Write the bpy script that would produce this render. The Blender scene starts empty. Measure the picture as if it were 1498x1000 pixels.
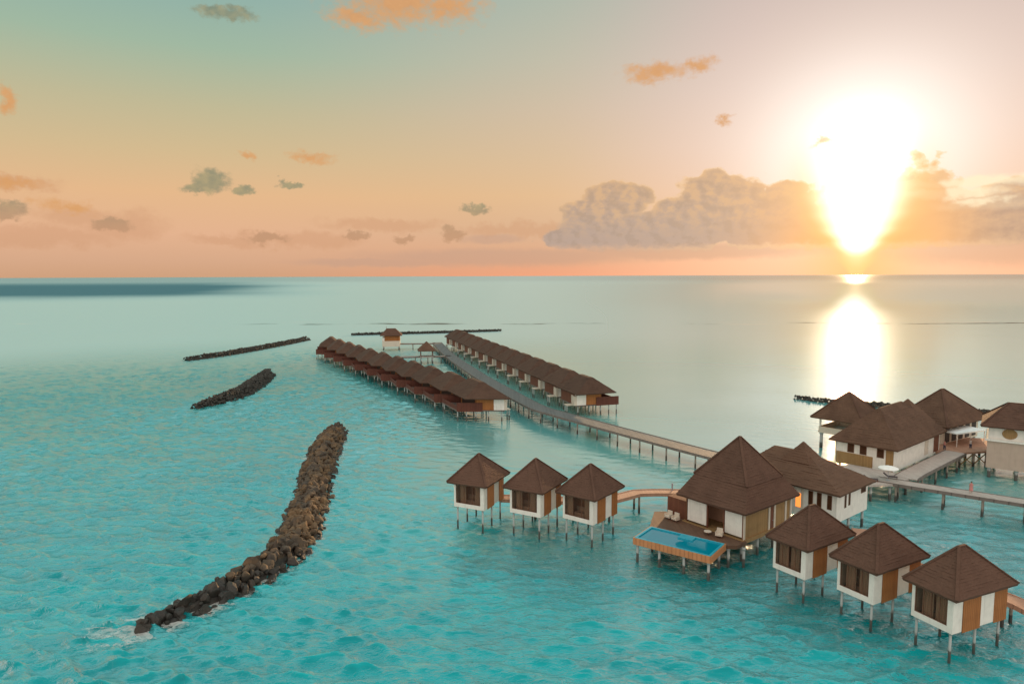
import bpy, math, random
import numpy as np
from mathutils import Vector, Matrix
random.seed(7); rng = np.random.default_rng(7)
sc = bpy.context.scene
col = sc.collection
R = math.radians

# ------------------------------------------------------------------ camera (drone, 34 m over the lagoon)
H = 34.0; F = 1000.0
th = math.atan(96.7/1000); ro = math.atan(5.5/1498)
fw = Vector((0, math.cos(th), -math.sin(th))); r0 = Vector((1, 0, 0)); u0 = r0.cross(fw)
cr = r0*math.cos(ro) - u0*math.sin(ro); cu = u0*math.cos(ro) + r0*math.sin(ro)
cam_d = bpy.data.cameras.new('camera'); cam = bpy.data.objects.new('camera', cam_d); col.objects.link(cam)
cam_d.sensor_width = 36; cam_d.lens = F/1498*36; cam_d.clip_start = .5; cam_d.clip_end = 200000
M = Matrix((cr, cu, -fw)).transposed().to_4x4(); M.translation = Vector((0, 0, H)); cam.matrix_world = M
sc.camera = cam

def at(x, y):                              # survey correction of the hand-measured ground points (camera pitch)
    py = 403+31200/y; return (x, y*(1+(500-py)/1000*.0967))

def sky_dir(px, py):                       # bearing and elevation (degrees) of a direction in the sky
    d = (fw + cr*((px-749)/F) + cu*((500-py)/F)).normalized()
    return math.degrees(math.atan2(d.x, d.y)), math.degrees(math.asin(d.z))

# ------------------------------------------------------------------ node helpers
class G:
    def __init__(s, tree): s.t = tree
    def node(s, typ, **kw):
        n = s.t.nodes.new(typ)
        for k, v in kw.items(): setattr(n, k, v)
        return n
    def put(s, sock, v):
        if isinstance(v, bpy.types.NodeSocket): s.t.links.new(v, sock)
        elif isinstance(v, (tuple, list)) and sock.type == 'RGBA' and len(v) == 3: sock.default_value = (*v, 1)
        else: sock.default_value = v
    def m(s, op, a, b=0.0, c=0.0, clamp=False):
        n = s.node('ShaderNodeMath', operation=op, use_clamp=clamp)
        s.put(n.inputs[0], a); s.put(n.inputs[1], b); s.put(n.inputs[2], c); return n.outputs[0]
    def add(s, a, b): return s.m('ADD', a, b)
    def sub(s, a, b): return s.m('SUBTRACT', a, b)
    def mul(s, a, b): return s.m('MULTIPLY', a, b)
    def v(s, op, a, b=(0, 0, 0), scale=1.0):
        n = s.node('ShaderNodeVectorMath', operation=op)
        s.put(n.inputs[0], a); s.put(n.inputs[1], b)
        if op == 'SCALE': s.put(n.inputs[3], scale)
        return n.outputs['Value'] if op in ('LENGTH', 'DOT_PRODUCT', 'DISTANCE') else n.outputs[0]
    def ss(s, x, a, b, lo=0.0, hi=1.0):
        n = s.node('ShaderNodeMapRange', interpolation_type='SMOOTHSTEP')
        for i, val in enumerate((x, a, b, lo, hi)): s.put(n.inputs[i], val)
        return n.outputs[0]
    def mix(s, f, a, b, mode='MIX'):
        n = s.node('ShaderNodeMix', data_type='RGBA', blend_type=mode)
        s.put(n.inputs[0], f); s.put(n.inputs[6], a); s.put(n.inputs[7], b); return n.outputs[2]
    def noise(s, vec, scale, detail=3.0, rough=.55, dist=0.0, dim='3D'):
        n = s.node('ShaderNodeTexNoise', noise_dimensions=dim)
        s.put(n.inputs['Vector'], vec); n.inputs['Scale'].default_value = scale; n.inputs['Detail'].default_value = detail
        n.inputs['Roughness'].default_value = rough; n.inputs['Distortion'].default_value = dist
        return n.outputs[0], n.outputs[1]
    def ramp(s, x, stops, interp='LINEAR'):
        n = s.node('ShaderNodeValToRGB'); r = n.color_ramp; r.interpolation = interp
        while len(r.elements) > 1: r.elements.remove(r.elements[-1])
        for i, (p, c) in enumerate(stops):
            e = r.elements[0] if i == 0 else r.elements.new(p)
            e.position = p; e.color = (*c, 1) if len(c) == 3 else c
        s.put(n.inputs[0], x); return n.outputs[0]
    def xyz(s, x, y, z=0.0):
        n = s.node('ShaderNodeCombineXYZ')
        for i, q in enumerate((x, y, z)): s.put(n.inputs[i], q)
        return n.outputs[0]
    def sep(s, vec):
        n = s.node('ShaderNodeSeparateXYZ'); s.put(n.inputs[0], vec); return n.outputs

def lin(r, g, b):                          # sRGB bytes -> linear
    f = lambda c: (c/255/12.92 if c/255 <= .04045 else ((c/255+.055)/1.055)**2.4)
    return (f(r), f(g), f(b))

# ------------------------------------------------------------------ sun and sky
SUN_AZ, SUN_EL = sky_dir(1258, 268)
sun_vec = Vector((math.sin(R(SUN_AZ))*math.cos(R(SUN_EL)), math.cos(R(SUN_AZ))*math.cos(R(SUN_EL)), math.sin(R(SUN_EL))))
sd = bpy.data.lights.new('sun', 'SUN'); sd.energy = 4.8; sd.angle = R(.55); sd.color = (1, .60, .30)
so = bpy.data.objects.new('sun', sd); col.objects.link(so); so.rotation_euler = sun_vec.to_track_quat('Z', 'Y').to_euler(); so.location = (0, 0, 90)

def build_world():
    w = bpy.data.worlds.new('World'); sc.world = w; w.use_nodes = True
    t = w.node_tree; t.nodes.clear(); g = G(t)
    out = g.node('ShaderNodeOutputWorld'); bg = g.node('ShaderNodeBackground'); bg.inputs[1].default_value = .1
    t.links.new(bg.outputs[0], out.inputs[0])
    d = g.node('ShaderNodeTexCoord').outputs['Generated']
    x, y, z = g.sep(d)
    az = g.mul(g.m('ARCTAN2', x, y), 57.29578)
    el = g.mul(g.m('ARCSINE', z), 57.29578)
    e30 = g.m('DIVIDE', el, 30.0, clamp=True)
    def rp(stops): return g.ramp(e30, [(p/30, lin(*c)) for p, c in stops])
    L = rp([(0, (206, 160, 126)), (1.2, (214, 168, 136)), (3.2, (226, 177, 142)), (6.2, (228, 183, 138)), (9.2, (211, 185, 142)), (12.5, (192, 184, 148)), (16.5, (160, 183, 160)), (20, (144, 176, 166)), (24, (132, 168, 167)), (30, (130, 170, 178))])
    Cc = rp([(0, (238, 160, 124)), (1.2, (222, 164, 130)), (3.5, (216, 174, 140)), (6.5, (225, 184, 140)), (9.5, (216, 186, 150)), (13, (206, 186, 160)), (17, (190, 186, 166)), (22, (170, 182, 168)), (30, (150, 180, 180))])
    Rr = rp([(0, (246, 176, 138)), (1.2, (246, 176, 136)), (3.5, (232, 178, 136)), (6.5, (232, 186, 156)), (10, (224, 190, 174)), (14, (212, 188, 180)), (18, (202, 182, 176)), (22, (194, 178, 172)), (30, (180, 182, 182))])
    base = g.mix(g.ss(az, -24, 6), L, Cc); base = g.mix(g.ss(az, 2, 20), base, Rr)
    # the bright upper dome and the sky behind the drone, out of the frame
    base = g.mix(g.ss(el, 21, 32), base, (.24, .56, .56)); base = g.mix(g.ss(el, 48, 72), base, (1.0, 1.04, 1.02))
    away = g.mul(g.ss(y, .35, -.5), g.ss(el, -4, 14)); base = g.mix(away, base, (1.25, 1.16, 1.10))
    # glow of the low sun
    du = g.mul(g.sub(az, SUN_AZ), .985); dv = g.sub(el, SUN_EL)
    def gauss(rx, ry, dy=0.0):
        a = g.m('DIVIDE', du, rx); b = g.m('DIVIDE', g.sub(dv, dy), ry)
        return g.m('EXPONENT', g.mul(g.add(g.mul(a, a), g.mul(b, b)), -1.0))
    hw = g.ramp(e30, [(p/30, (v/10,)*3) for p, v in ((0, .3), (1.4, .8), (2.4, 1.3), (3.4, 1.95), (4.6, 2.45), (6, 2.8), (8.2, 3.0), (10, 3.0), (12, 2.8), (14.5, 1.8), (17, 1.2))], 'EASE')
    rel = g.m('DIVIDE', g.m('ABSOLUTE', du), g.mul(hw, 10.0))
    tear = g.m('POWER', g.mul(g.ss(rel, 1.55, .1), g.ss(el, 14.0, 6.5)), 1.4)
    ring = g.mul(g.ss(rel, 2.1, .9), g.ss(el, 11.0, 6.0))
    halo = gauss(15, 11, 3.0)
    base = g.mix(g.mul(halo, .62), base, lin(250, 226, 206))
    # clouds: fields of soft ellipses broken up by noise
    p0 = g.xyz(az, el)
    w1 = g.noise(g.v('MULTIPLY', p0, (1, 1.35, 1)), .55, 5, .6)[1]; w2 = g.noise(p0, 2.1, 4, .6)[1]
    warp = g.v('ADD', g.v('SCALE', g.v('SUBTRACT', w1, (.5, .5, .5)), scale=2.4), g.v('SCALE', g.v('SUBTRACT', w2, (.5, .5, .5)), scale=.8))
    pw = g.v('ADD', p0, g.v('MULTIPLY', warp, (1, .8, 0)))
    def field(ells, p=pw):
        f = None
        for (cx, cy, rx, ry) in ells:
            a, e = sky_dir(cx, cy); k = F/57.3
            ca = math.cos(R(a))**2
            q = g.v('MULTIPLY', g.v('SUBTRACT', p, (a, e, 0)), (k/rx/ca*1.0*math.cos(R(a))**2, k/ry*math.cos(R(a)), 0))
            h = g.sub(1.0, g.v('LENGTH', q))
            f = h if f is None else g.m('MAXIMUM', f, h)
        return f
    vor = g.node('ShaderNodeTexVoronoi', feature='SMOOTH_F1'); g.put(vor.inputs['Vector'], g.v('ADD', g.v('MULTIPLY', p0, (1, 1.25, 1)), g.v('SCALE', w2, scale=.35))); vor.inputs['Scale'].default_value = .62; vor.inputs['Smoothness'].default_value = .35
    puff = g.sub(.62, vor.outputs['Distance'])
    vor2 = g.node('ShaderNodeTexVoronoi', feature='SMOOTH_F1'); g.put(vor2.inputs['Vector'], g.v('ADD', p0, g.v('SCALE', w2, scale=.3))); vor2.inputs['Scale'].default_value = 1.5; vor2.inputs['Smoothness'].default_value = .4
    puff = g.add(puff, g.mul(g.sub(.5, vor2.outputs['Distance']), .45))
    toward = g.v('NORMALIZE', g.v('SUBTRACT', (SUN_AZ, SUN_EL+5.0, 0), p0))
    nA = g.noise(g.v('MULTIPLY', p0, (1, 1.3, 1)), .8, 4, .55)[0]; nB = g.noise(g.v('MULTIPLY', g.v('ADD', p0, g.v('SCALE', toward, scale=.45)), (1, 1.3, 1)), .8, 4, .55)[0]
    emb = g.m('MULTIPLY_ADD', g.sub(nA, nB), 3.2, .5, clamp=True)
    n_fine = g.noise(g.v('MULTIPLY', p0, (1, 1.5, 1)), 1.3, 6, .62)[0]
    # faint warm and lilac veils low down
    veil = field([(60, 345, 120, 14), (180, 330, 60, 22), (420, 350, 110, 14), (560, 328, 110, 12), (330, 352, 60, 10), (480, 352, 60, 16), (20, 268, 60, 10), (120, 318, 60, 14), (760, 335, 120, 14)])
    base = g.mix(g.mul(g.ss(g.add(veil, g.mul(n_fine, .5)), .18, .9), .5), base, lin(206, 154, 118))
    band = field([(740, 376, 280, 17), (1000, 368, 260, 15), (720, 350, 60, 9), (560, 384, 160, 8), (1440, 362, 160, 24)], g.v('ADD', p0, g.v('MULTIPLY', warp, (1, .25, 0))))
    base = g.mix(g.mul(g.ss(band, 0, .6), .62), base, lin(196, 158, 136))
    # white core
    base = g.mix(g.mul(gauss(6.3, 5.3, 2.8), .9), base, (1.32, 1.22, 1.14))
    base = g.mix(g.mul(tear, g.ss(el, .2, 2.2)), base, (2.9, 2.4, 1.8))
    # orange, softly lit puffs
    org = field([(590, 4, 135, 44), (525, 24, 62, 24), (650, 8, 90, 28), (960, 105, 64, 17), (1022, 96, 36, 13), (455, 231, 42, 11), (16, 268, 46, 9), (1060, 174, 15, 11), (362, 227, 16, 9), (1208, 208, 24, 8), (100, 300, 50, 12), (10, 150, 12, 22)])
    om = g.ss(g.add(g.add(org, g.mul(puff, .25)), g.mul(g.sub(n_fine, .5), 1.2)), .08, .95)
    base = g.mix(g.mul(om, .92), base, g.mix(n_fine, lin(208, 146, 90), lin(224, 168, 112)))
    # the cumulus bank beside the sun
    bank = field([(960, 338, 175, 34), (1045, 290, 62, 40), (1062, 300, 60, 44), (1000, 318, 60, 34), (905, 292, 58, 30), (858, 312, 46, 22), (1110, 325, 60, 40), (1165, 330, 60, 48), (1150, 282, 30, 18), (1195, 345, 52, 40), (1345, 315, 46, 66), (1330, 345, 50, 40), (1400, 347, 140, 46), (1490, 344, 95, 48), (1340, 270, 36, 15), (1475, 278, 28, 14), (840, 348, 50, 20)], p0)
    bm = g.ss(g.add(g.add(bank, g.mul(puff, .40)), g.mul(g.sub(n_fine, .5), .34)), .06, .22)
    low = g.ss(g.add(el, g.mul(g.sub(n_fine, .5), .9)), 1.7, 2.7); bm = g.mul(bm, low)
    hgt = g.ss(g.add(el, g.mul(g.sub(n_fine, .5), 5)), 2.4, 8.2)
    cb = g.mix(hgt, lin(176, 156, 146), lin(196, 162, 132))
    lit = g.mul(g.ss(emb, .42, .95), g.ss(el, 2.4, 6.0))
    cb = g.mix(g.mul(lit, .42), cb, lin(232, 184, 130)); cb = g.mix(g.mul(g.ss(emb, .5, .05), .28), cb, lin(148, 130, 116))
    edge = g.ss(g.add(bank, g.mul(puff, .4)), .42, .1); cb = g.mix(g.mul(g.mul(edge, g.ss(el, 3, 6)), .5), cb, lin(236, 190, 138))
    near = g.m('EXPONENT', g.mul(g.m('POWER', g.m('DIVIDE', g.m('ABSOLUTE', du), 6.2), 2.0), -1.0))
    cb = g.mix(near, cb, g.mix(g.ss(el, 1, 7), lin(255, 180, 112), lin(252, 190, 126)))
    bm = g.mul(bm, g.sub(1.0, g.mul(tear, g.ss(rel, 1.15, .75))))
    rim = g.mul(g.ss(bm, .05, .35), g.ss(bm, .95, .5))
    base = g.mix(g.mul(bm, .9), base, cb)
    base = g.mix(g.mul(rim, g.mul(halo, .45)), base, lin(255, 214, 160))
    # bright streaks right of the sun
    stk = field([(1430, 266, 90, 8), (1400, 282, 70, 9), (1450, 297, 80, 9)], g.v('ADD', p0, g.v('MULTIPLY', warp, (1, .35, 0))))
    base = g.mix(g.mul(g.ss(stk, .0, .7), .8), base, lin(255, 236, 200))
    # the lower bank right of the sun
    rb = field([(1355, 338, 60, 38), (1430, 345, 110, 34), (1495, 342, 70, 36), (1340, 300, 34, 34)], p0)
    rbm = g.mul(g.ss(g.add(g.add(rb, g.mul(puff, .3)), g.mul(g.sub(n_fine, .5), .3)), .0, .2), low)
    base = g.mix(g.mul(g.mul(rbm, .75), g.ss(rel, .9, 1.7)), base, g.mix(g.ss(du, 4.0, 9.0), lin(238, 178, 122), g.mix(emb, lin(178, 146, 128), lin(204, 166, 136))))
    # small dark clouds
    drk = field([(308, 268, 33, 22), (292, 277, 30, 10), (356, 277, 17, 9), (696, 306, 32, 10), (662, 341, 24, 13), (425, 268, 26, 6), (6, 306, 30, 11), (590, 347, 24, 8), (165, 325, 28, 10), (520, 345, 26, 9), (1325, 262, 12, 6), (328, 20, 50, 14), (390, 348, 36, 10)])
    dm = g.ss(g.add(g.add(drk, g.mul(puff, .25)), g.mul(g.sub(n_fine, .5), .8)), .12, .62)
    base = g.mix(g.mul(dm, .80), base, g.mix(g.ss(el, 3.0, 6.5), lin(190, 146, 114), g.mix(emb, lin(126, 132, 110), lin(160, 152, 116))))
    # hot lower tip at the sea line
    base = g.mix(g.mul(gauss(3.4, 4.2, -5.6), .6), base, lin(255, 186, 100))
    base = g.mix(g.mul(ring, .55), base, lin(255, 214, 140))
    base = g.mix(g.mul(g.mul(tear, g.ss(el, 1.2, 2.4)), .95), base, (2.9, 2.4, 1.8))
    # below the horizon
    base = g.mix(g.ss(el, 0, -1.5), base, (.10, .30, .32))
    ns = g.node('ShaderNodeTexSky', sky_type='NISHITA'); ns.sun_disc = False
    ns.sun_elevation = R(SUN_EL); ns.sun_rotation = R(SUN_AZ)
    tot = g.v('ADD', g.v('SCALE', base, scale=10.0), g.v('SCALE', ns.outputs[0], scale=.03))
    g.put(bg.inputs[0], tot)
build_world()

# ------------------------------------------------------------------ materials
def mat(name, fn):
    m = bpy.data.materials.new(name); m.use_nodes = True; t = m.node_tree; t.nodes.clear(); g = G(t)
    out = g.node('ShaderNodeOutputMaterial'); p = g.node('ShaderNodeBsdfPrincipled'); t.links.new(p.outputs[0], out.inputs[0])
    fn(g, p, out); return m
def obj_co(g): return g.node('ShaderNodeTexCoord').outputs['Object']
def pos(g): return g.node('ShaderNodeNewGeometry').outputs['Position']
def bump(g, p, h, dist, strength=1.0):
    b = g.node('ShaderNodeBump'); g.put(b.inputs['Height'], h); b.inputs['Distance'].default_value = dist; g.put(b.inputs['Strength'], strength)
    g.put(p.inputs['Normal'], b.outputs[0])

def f_roof(c1, c2):
    def f(g, p, out):
        o = obj_co(g); x, y, z = g.sep(o)
        n1 = g.noise(o, .5, 4)[0]; n2 = g.noise(g.v('MULTIPLY', o, (5, 5, 9)), 1.0, 3, .7)[0]
        c = g.mix(g.ss(n1, .3, .7), c1, c2); c = g.mix(g.mul(g.ss(n2, .35, .75), .55), c, tuple(v*.55 for v in c1))
        rnd = g.node('ShaderNodeObjectInfo').outputs['Random']
        c = g.mix(g.mul(rnd, .25), c, tuple(v*1.25 for v in c2))
        g.put(p.inputs['Base Color'], c); p.inputs['Roughness'].default_value = .9; p.inputs['Specular IOR Level'].default_value = .2
        bump(g, p, g.add(n2, g.mul(g.m('FRACT', g.mul(z, 4.5)), .3)), .03)
    return f
def f_wood(c1, c2, axis='x', w=6.0, grain=3.0):
    def f(g, p, out):
        o = obj_co(g); x, y, z = g.sep(o)
        if axis == 'v': b = g.mul(g.add(x, y), w); st = (w*2, w*2, .7)
        elif axis == 'x': b = g.mul(x, w); st = (w*2, .7, 3)
        else: b = g.mul(y, w); st = (.7, w*2, 3)
        cell = g.m('FLOOR', b); wn = g.node('ShaderNodeTexWhiteNoise', noise_dimensions='1D'); g.put(wn.inputs['W'], cell)
        n = g.noise(g.v('MULTIPLY', o, st), 1.0, 4, .6)[0]
        big = g.noise(o, .7, 3)[0]
        c = g.mix(g.add(g.mul(wn.outputs[0], .6), g.mul(n, .4)), c1, c2)
        c = g.mix(g.mul(g.ss(big, .45, .8), .4), c, tuple(v*.6 for v in c1))
        gap = g.ss(g.m('ABSOLUTE', g.sub(g.m('FRACT', b), .5)), .42, .5)
        c = g.mix(g.mul(gap, .6), c, tuple(v*.3 for v in c1))
        g.put(p.inputs['Base Color'], c); p.inputs['Roughness'].default_value = .7; p.inputs['Specular IOR Level'].default_value = .3
        bump(g, p, g.sub(n, g.mul(gap, 2.0)), .02)
    return f
def f_plain(c, rough=.8, var=.15, spec=.3, sc_=1.2):
    def f(g, p, out):
        o = pos(g); n = g.noise(o, sc_, 5, .6)[0]; st = g.noise(g.v('MULTIPLY', o, (3, 3, .35)), 1.0, 4, .6)[0]
        cc = g.mix(g.mul(g.ss(n, .3, .75), var), c, tuple(v*.6 for v in c)); cc = g.mix(g.mul(g.ss(st, .5, .75), var), cc, tuple(v*.55 for v in c))
        g.put(p.inputs['Base Color'], cc); p.inputs['Roughness'].default_value = rough; p.inputs['Specular IOR Level'].default_value = spec
        bump(g, p, n, .01)
    return f
def f_pile(top, low, zc):
    def f(g, p, out):
        o = pos(g); x, y, z = g.sep(o); n = g.noise(o, 3.0, 4)[0]
        zz = g.add(z, g.mul(g.sub(n, .5), .9)); k = g.ss(zz, zc-.15, zc+.2)
        g.put(p.inputs['Base Color'], g.mix(k, g.mix(n, low, tuple(v*1.8 for v in low)), g.mix(g.mul(n, .3), top, tuple(v*.5 for v in top))))
        p.inputs['Roughness'].default_value = .75; bump(g, p, n, .03)
    return f
def f_rock(g, p, out):
    o = obj_co(g); wp = pos(g); x, y, z = g.sep(wp)
    rnd = g.node('ShaderNodeObjectInfo').outputs['Random']
    n = g.noise(wp, 1.6, 6, .65)[0]; n2 = g.noise(wp, .35, 2)[0]; n3 = g.noise(wp, 7, 4, .6)[0]
    c = g.mix(g.ss(n, .3, .7), (.038, .029, .021), (.11, .080, .053)); c = g.mix(g.ss(n2, .35, .65), c, g.mix(.65, c, (.25, .145, .062)))
    c = g.mix(g.mul(rnd, .5), c, (.035, .03, .025))
    wet = g.ss(g.sub(g.add(z, g.mul(g.sub(n, .5), .8)), g.ss(y, 86, 68, 0, 1.3)), .75, .1); c = g.mix(g.mul(wet, .85), c, (.022, .02, .016))
    g.put(p.inputs['Base Color'], c); g.put(p.inputs['Roughness'], g.sub(.88, g.mul(wet, .3)))
    bump(g, p, g.add(n, g.mul(n3, .5)), .14)
def f_farrock(g, p, out):
    wp = pos(g); n = g.noise(wp, 1.2, 5, .65)[0]
    g.put(p.inputs['Base Color'], g.mix(n, (.018, .018, .015), (.07, .06, .045))); p.inputs['Roughness'].default_value = .85; bump(g, p, n, .2)
def f_glass(g, p, out):
    p.inputs['Base Color'].default_value = (.03, .022, .018, 1); p.inputs['Roughness'].default_value = .06
    tr = g.node('ShaderNodeBsdfTransparent'); tr.inputs[0].default_value = (.92, .86, .80, 1)
    mx = g.node('ShaderNodeMixShader'); mx.inputs[0].default_value = .16
    g.t.links.new(tr.outputs[0], mx.inputs[1]); g.t.links.new(p.outputs[0], mx.inputs[2]); g.t.links.new(mx.outputs[0], out.inputs[0])
def f_lit(c, s):
    def f(g, p, out):
        p.inputs['Base Color'].default_value = (*c, 1); p.inputs['Emission Color'].default_value = (*c, 1); p.inputs['Emission Strength'].default_value = s
    return f

MT = {}
def A(k, fn): MT[k] = mat(k, fn)
A('roof_shingle', f_roof((.095, .050, .033), (.124, .066, .044)))
A('roof_shingle_glare', f_roof((.104, .057, .036), (.140, .078, .049)))  # same shingle, slightly paler: sun glare on the rear roofs put into the colour
A('roof_shingle_row', f_roof((.078, .044, .030), (.104, .060, .040)))
A('white_paint', f_plain((.80, .75, .66), .7, .3))
A('cream_paint', f_plain((.62, .53, .42), .75, .2))
A('base_render', f_plain((.48, .36, .28), .85, .22))
A('timber_panel', f_wood((.32, .115, .030), (.40, .155, .046), 'v', 4))
A('timber_olive', f_wood((.30, .175, .07), (.40, .24, .10), 'v', 4))
A('timber_dark', f_wood((.15, .055, .030), (.22, .082, .045), 'v', 5))
A('timber_red', f_wood((.10, .032, .019), (.15, .047, .028), 'v', 5))
A('deck_plank', f_wood((.42, .35, .30), (.54, .46, .40), 'x', 5))
A('deck_plank_grey', f_wood((.115, .115, .11), (.18, .178, .165), 'x', 5))
A('terrace_wood', f_wood((.11, .058, .034), (.16, .085, .05), 'x', 5))
A('deck_plank_warm', f_wood((.42, .22, .14), (.54, .30, .20), 'x', 5))
A('deck_edge', f_wood((.15, .12, .10), (.21, .165, .14), 'y', 1))
A('pool_fascia', f_wood((.46, .19, .075), (.56, .25, .11), 'z', 2))
A('pile_white', f_pile((.40, .42, .39), (.06, .055, .045), 1.05))
A('pile_grey', f_pile((.30, .24, .19), (.04, .036, .03), .9))
A('window_frame', f_plain((.16, .075, .042), .5, .2))
A('interior', f_plain((.46, .26, .17), .8, .2))
A('curtain', f_plain((.52, .40, .32), .9, .1))
A('glass', f_glass)
A('dark_gap', f_plain((.05, .032, .024), .6, .2))
A('rock', f_rock); A('rock_far', f_farrock)
A('canvas', f_plain((.86, .82, .76), .8, .05))
A('canopy_white', f_plain((.84, .86, .82), .5, .06))
A('fabric_dark', f_plain((.10, .075, .075), .9, .1))
A('metal_grey', f_plain((.35, .36, .38), .4, .1))
A('pool_tile', f_plain((.02, .34, .44), .3, .25, .5, 3.0))
A('lantern', f_lit((1.0, .30, .06), 1.1))  # plain orange emission for the doorway panel
A('skin', f_plain((.45, .26, .18), .6, .0)); A('dress', f_plain((.55, .22, .20), .9, .1)); A('shirt', f_plain((.6, .55, .5), .9, .1)); A('trouser', f_plain((.07, .07, .10), .9, .1)); A('hair', f_plain((.03, .02, .015), .6, .0))

def f_poolwater(g, p, out):
    o = pos(g); n = g.noise(o, 1.2, 2)[0]
    p.inputs['Base Color'].default_value = (.0, .22, .30, 1); p.inputs['Roughness'].default_value = .03; p.inputs['IOR'].default_value = 1.6
    bump(g, p, n, .01)
A('pool_water', f_poolwater)

def f_sea(g, p, out):
    P = pos(g); x, y, z = g.sep(P)
    dist = g.v('LENGTH', g.v('MULTIPLY', P, (1, 1, 0)))
    # how choppy: open water to the left and near, sheltered lagoon behind the rock arms
    lee = g.mul(g.ss(g.add(x, g.mul(g.noise(P, .02, 2)[0], 30)), -30, 8), g.ss(y, 62, 130))
    chop = g.sub(1.0, g.mul(lee, .80))
    far = g.ss(dist, 60, 420, 1.0, .32); far2 = g.ss(dist, 400, 3000, 1.0, .12)
    a1 = g.noise(g.v('MULTIPLY', P, (.22, .5, 1)), 1.0, 4, .55, .5)[0]
    a3 = g.noise(g.v('MULTIPLY', P, (1.0, 2.2, 1)), 1.0, 4, .6, .4)[0]
    h = g.add(g.mul(g.mul(a1, g.ss(dist, 160, 420)), .40), g.add(g.mul(a3, .17), g.mul(g.noise(g.v('MULTIPLY', P, (2.2, 4.2, 1)), 1.0, 3, .6)[0], .07)))
    gust = g.ss(g.noise(g.v('MULTIPLY', P, (.02, .035, 1)), 1.0, 3)[0], .3, .7, .55, 1.25)
    sl = g.m('DIVIDE', x, g.m('MAXIMUM', y, 1.0)); wind = g.ss(sl, .42, -.02); calm = g.mul(g.sub(1.0, wind), g.ss(dist, 500, 1000))
    st = g.mul(g.mul(g.mul(g.mul(chop, far), far2), gust), g.sub(1.0, g.mul(calm, .95)))
    bump(g, p, g.mul(h, st), 1.0)
    # body colour: shallow turquoise with sandy and deeper patches
    b1 = g.noise(g.v('MULTIPLY', P, (.012, .018, 1)), 1.0, 4, .6)[0]; b2 = g.noise(g.v('MULTIPLY', P, (.1, .2, 1)), 1.0, 3)[0]
    c = g.mix(g.ss(b1, .35, .7), (.0, .355, .37), (.0, .45, .45))
    c = g.mix(g.ss(b2, .35, .75, 0, .6), c, (.0, .225, .245))
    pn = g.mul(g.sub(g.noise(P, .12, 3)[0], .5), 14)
    weed = g.mul(g.mul(g.ss(g.add(x, pn), -10, 0), g.ss(g.add(y, g.mul(pn, .4)), 95, 87)), g.ss(g.add(g.add(y, g.mul(x, .4)), pn), 66, 78))  # dark reflection and shade of the huts, painted into the water colour
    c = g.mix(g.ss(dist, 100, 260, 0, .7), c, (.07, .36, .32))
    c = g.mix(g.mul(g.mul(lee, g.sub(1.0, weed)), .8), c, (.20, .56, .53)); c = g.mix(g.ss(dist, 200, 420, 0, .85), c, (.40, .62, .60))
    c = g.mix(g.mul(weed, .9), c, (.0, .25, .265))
    # the deep channel far out on the left and the reef edge
    nb = g.noise(g.v('MULTIPLY', P, (.0011, .0006, 1)), 1.0, 3)[0]
    deep = g.mul(g.mul(g.ss(g.add(y, g.mul(nb, 900)), 1400, 1950), g.ss(y, 5500, 2300, .35, 1.0)), g.ss(g.add(sl, g.mul(nb, .3)), -.08, -.34))
    deep2 = g.mul(g.ss(y, 2600, 6000), .35)
    c = g.mix(g.mul(deep, .9), c, (.05, .14, .175)); c = g.mix(deep2, c, (.03, .12, .15))
    rn = g.noise(g.v('MULTIPLY', P, (.012, .03, 1)), 1.0, 4, .65)[0]
    rl = g.m('ABSOLUTE', g.sub(y, g.add(g.add(488, g.mul(x, -.035)), g.mul(g.sub(rn, .5), 60))))
    reef = g.mul(g.ss(rl, 6, 1.5), g.ss(g.noise(g.v('MULTIPLY', P, (.02, .02, 1)), 1.0, 3)[0], .46, .56))
    reef = g.mul(reef, g.ss(sl, -.45, -.3))
    c = g.mix(g.mul(reef, .9), c, (.06, .05, .035))
    foam = g.mul(g.ss(g.m('ABSOLUTE', g.add(rl, -9.0)), 3, .5), g.ss(g.noise(g.v('MULTIPLY', P, (.015, .03, 1)), 1.0, 3)[0], .56, .66))
    c = g.mix(g.mul(foam, .5), c, (.7, .66, .58))
    ro_ = g.add(g.add(g.ss(dist, 60, 420, .05, .12), g.mul(wind, g.ss(dist, 130, 420, 0, .22))), g.ss(dist, 2300, 3600, 0, .03))
    ro_ = g.m('MAXIMUM', g.sub(g.add(ro_, g.mul(deep, .25)), g.mul(calm, .10)), .02)
    # light scattered back out of the water body does not follow the ripples; the mirror on top does
    nrm = p.inputs['Normal'].links[0].from_socket
    df = g.node('ShaderNodeBsdfDiffuse'); g.put(df.inputs['Color'], c); g.put(df.inputs['Normal'], g.xyz(0.0, 0.0, 1.0))
    gl = g.node('ShaderNodeBsdfGlossy'); g.put(gl.inputs['Roughness'], ro_); g.put(gl.inputs['Normal'], nrm)
    fr = g.node('ShaderNodeFresnel'); fr.inputs['IOR'].default_value = 1.30; g.put(fr.inputs['Normal'], nrm)
    k = g.mul(g.m('MINIMUM', fr.outputs[0], .75), g.sub(g.sub(g.ss(dist, 60, 200, .68, .82), g.ss(sl, .05, -.4, 0, g.ss(dist, 120, 420, 0, .30))), g.add(g.mul(deep, .55), g.mul(reef, .5))))
    mx = g.node('ShaderNodeMixShader'); g.put(mx.inputs[0], k)
    g.t.links.new(df.outputs[0], mx.inputs[1]); g.t.links.new(gl.outputs[0], mx.inputs[2]); g.t.links.new(mx.outputs[0], out.inputs[0])
    g.t.nodes.remove(p)
A('sea_water', f_sea)

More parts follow.
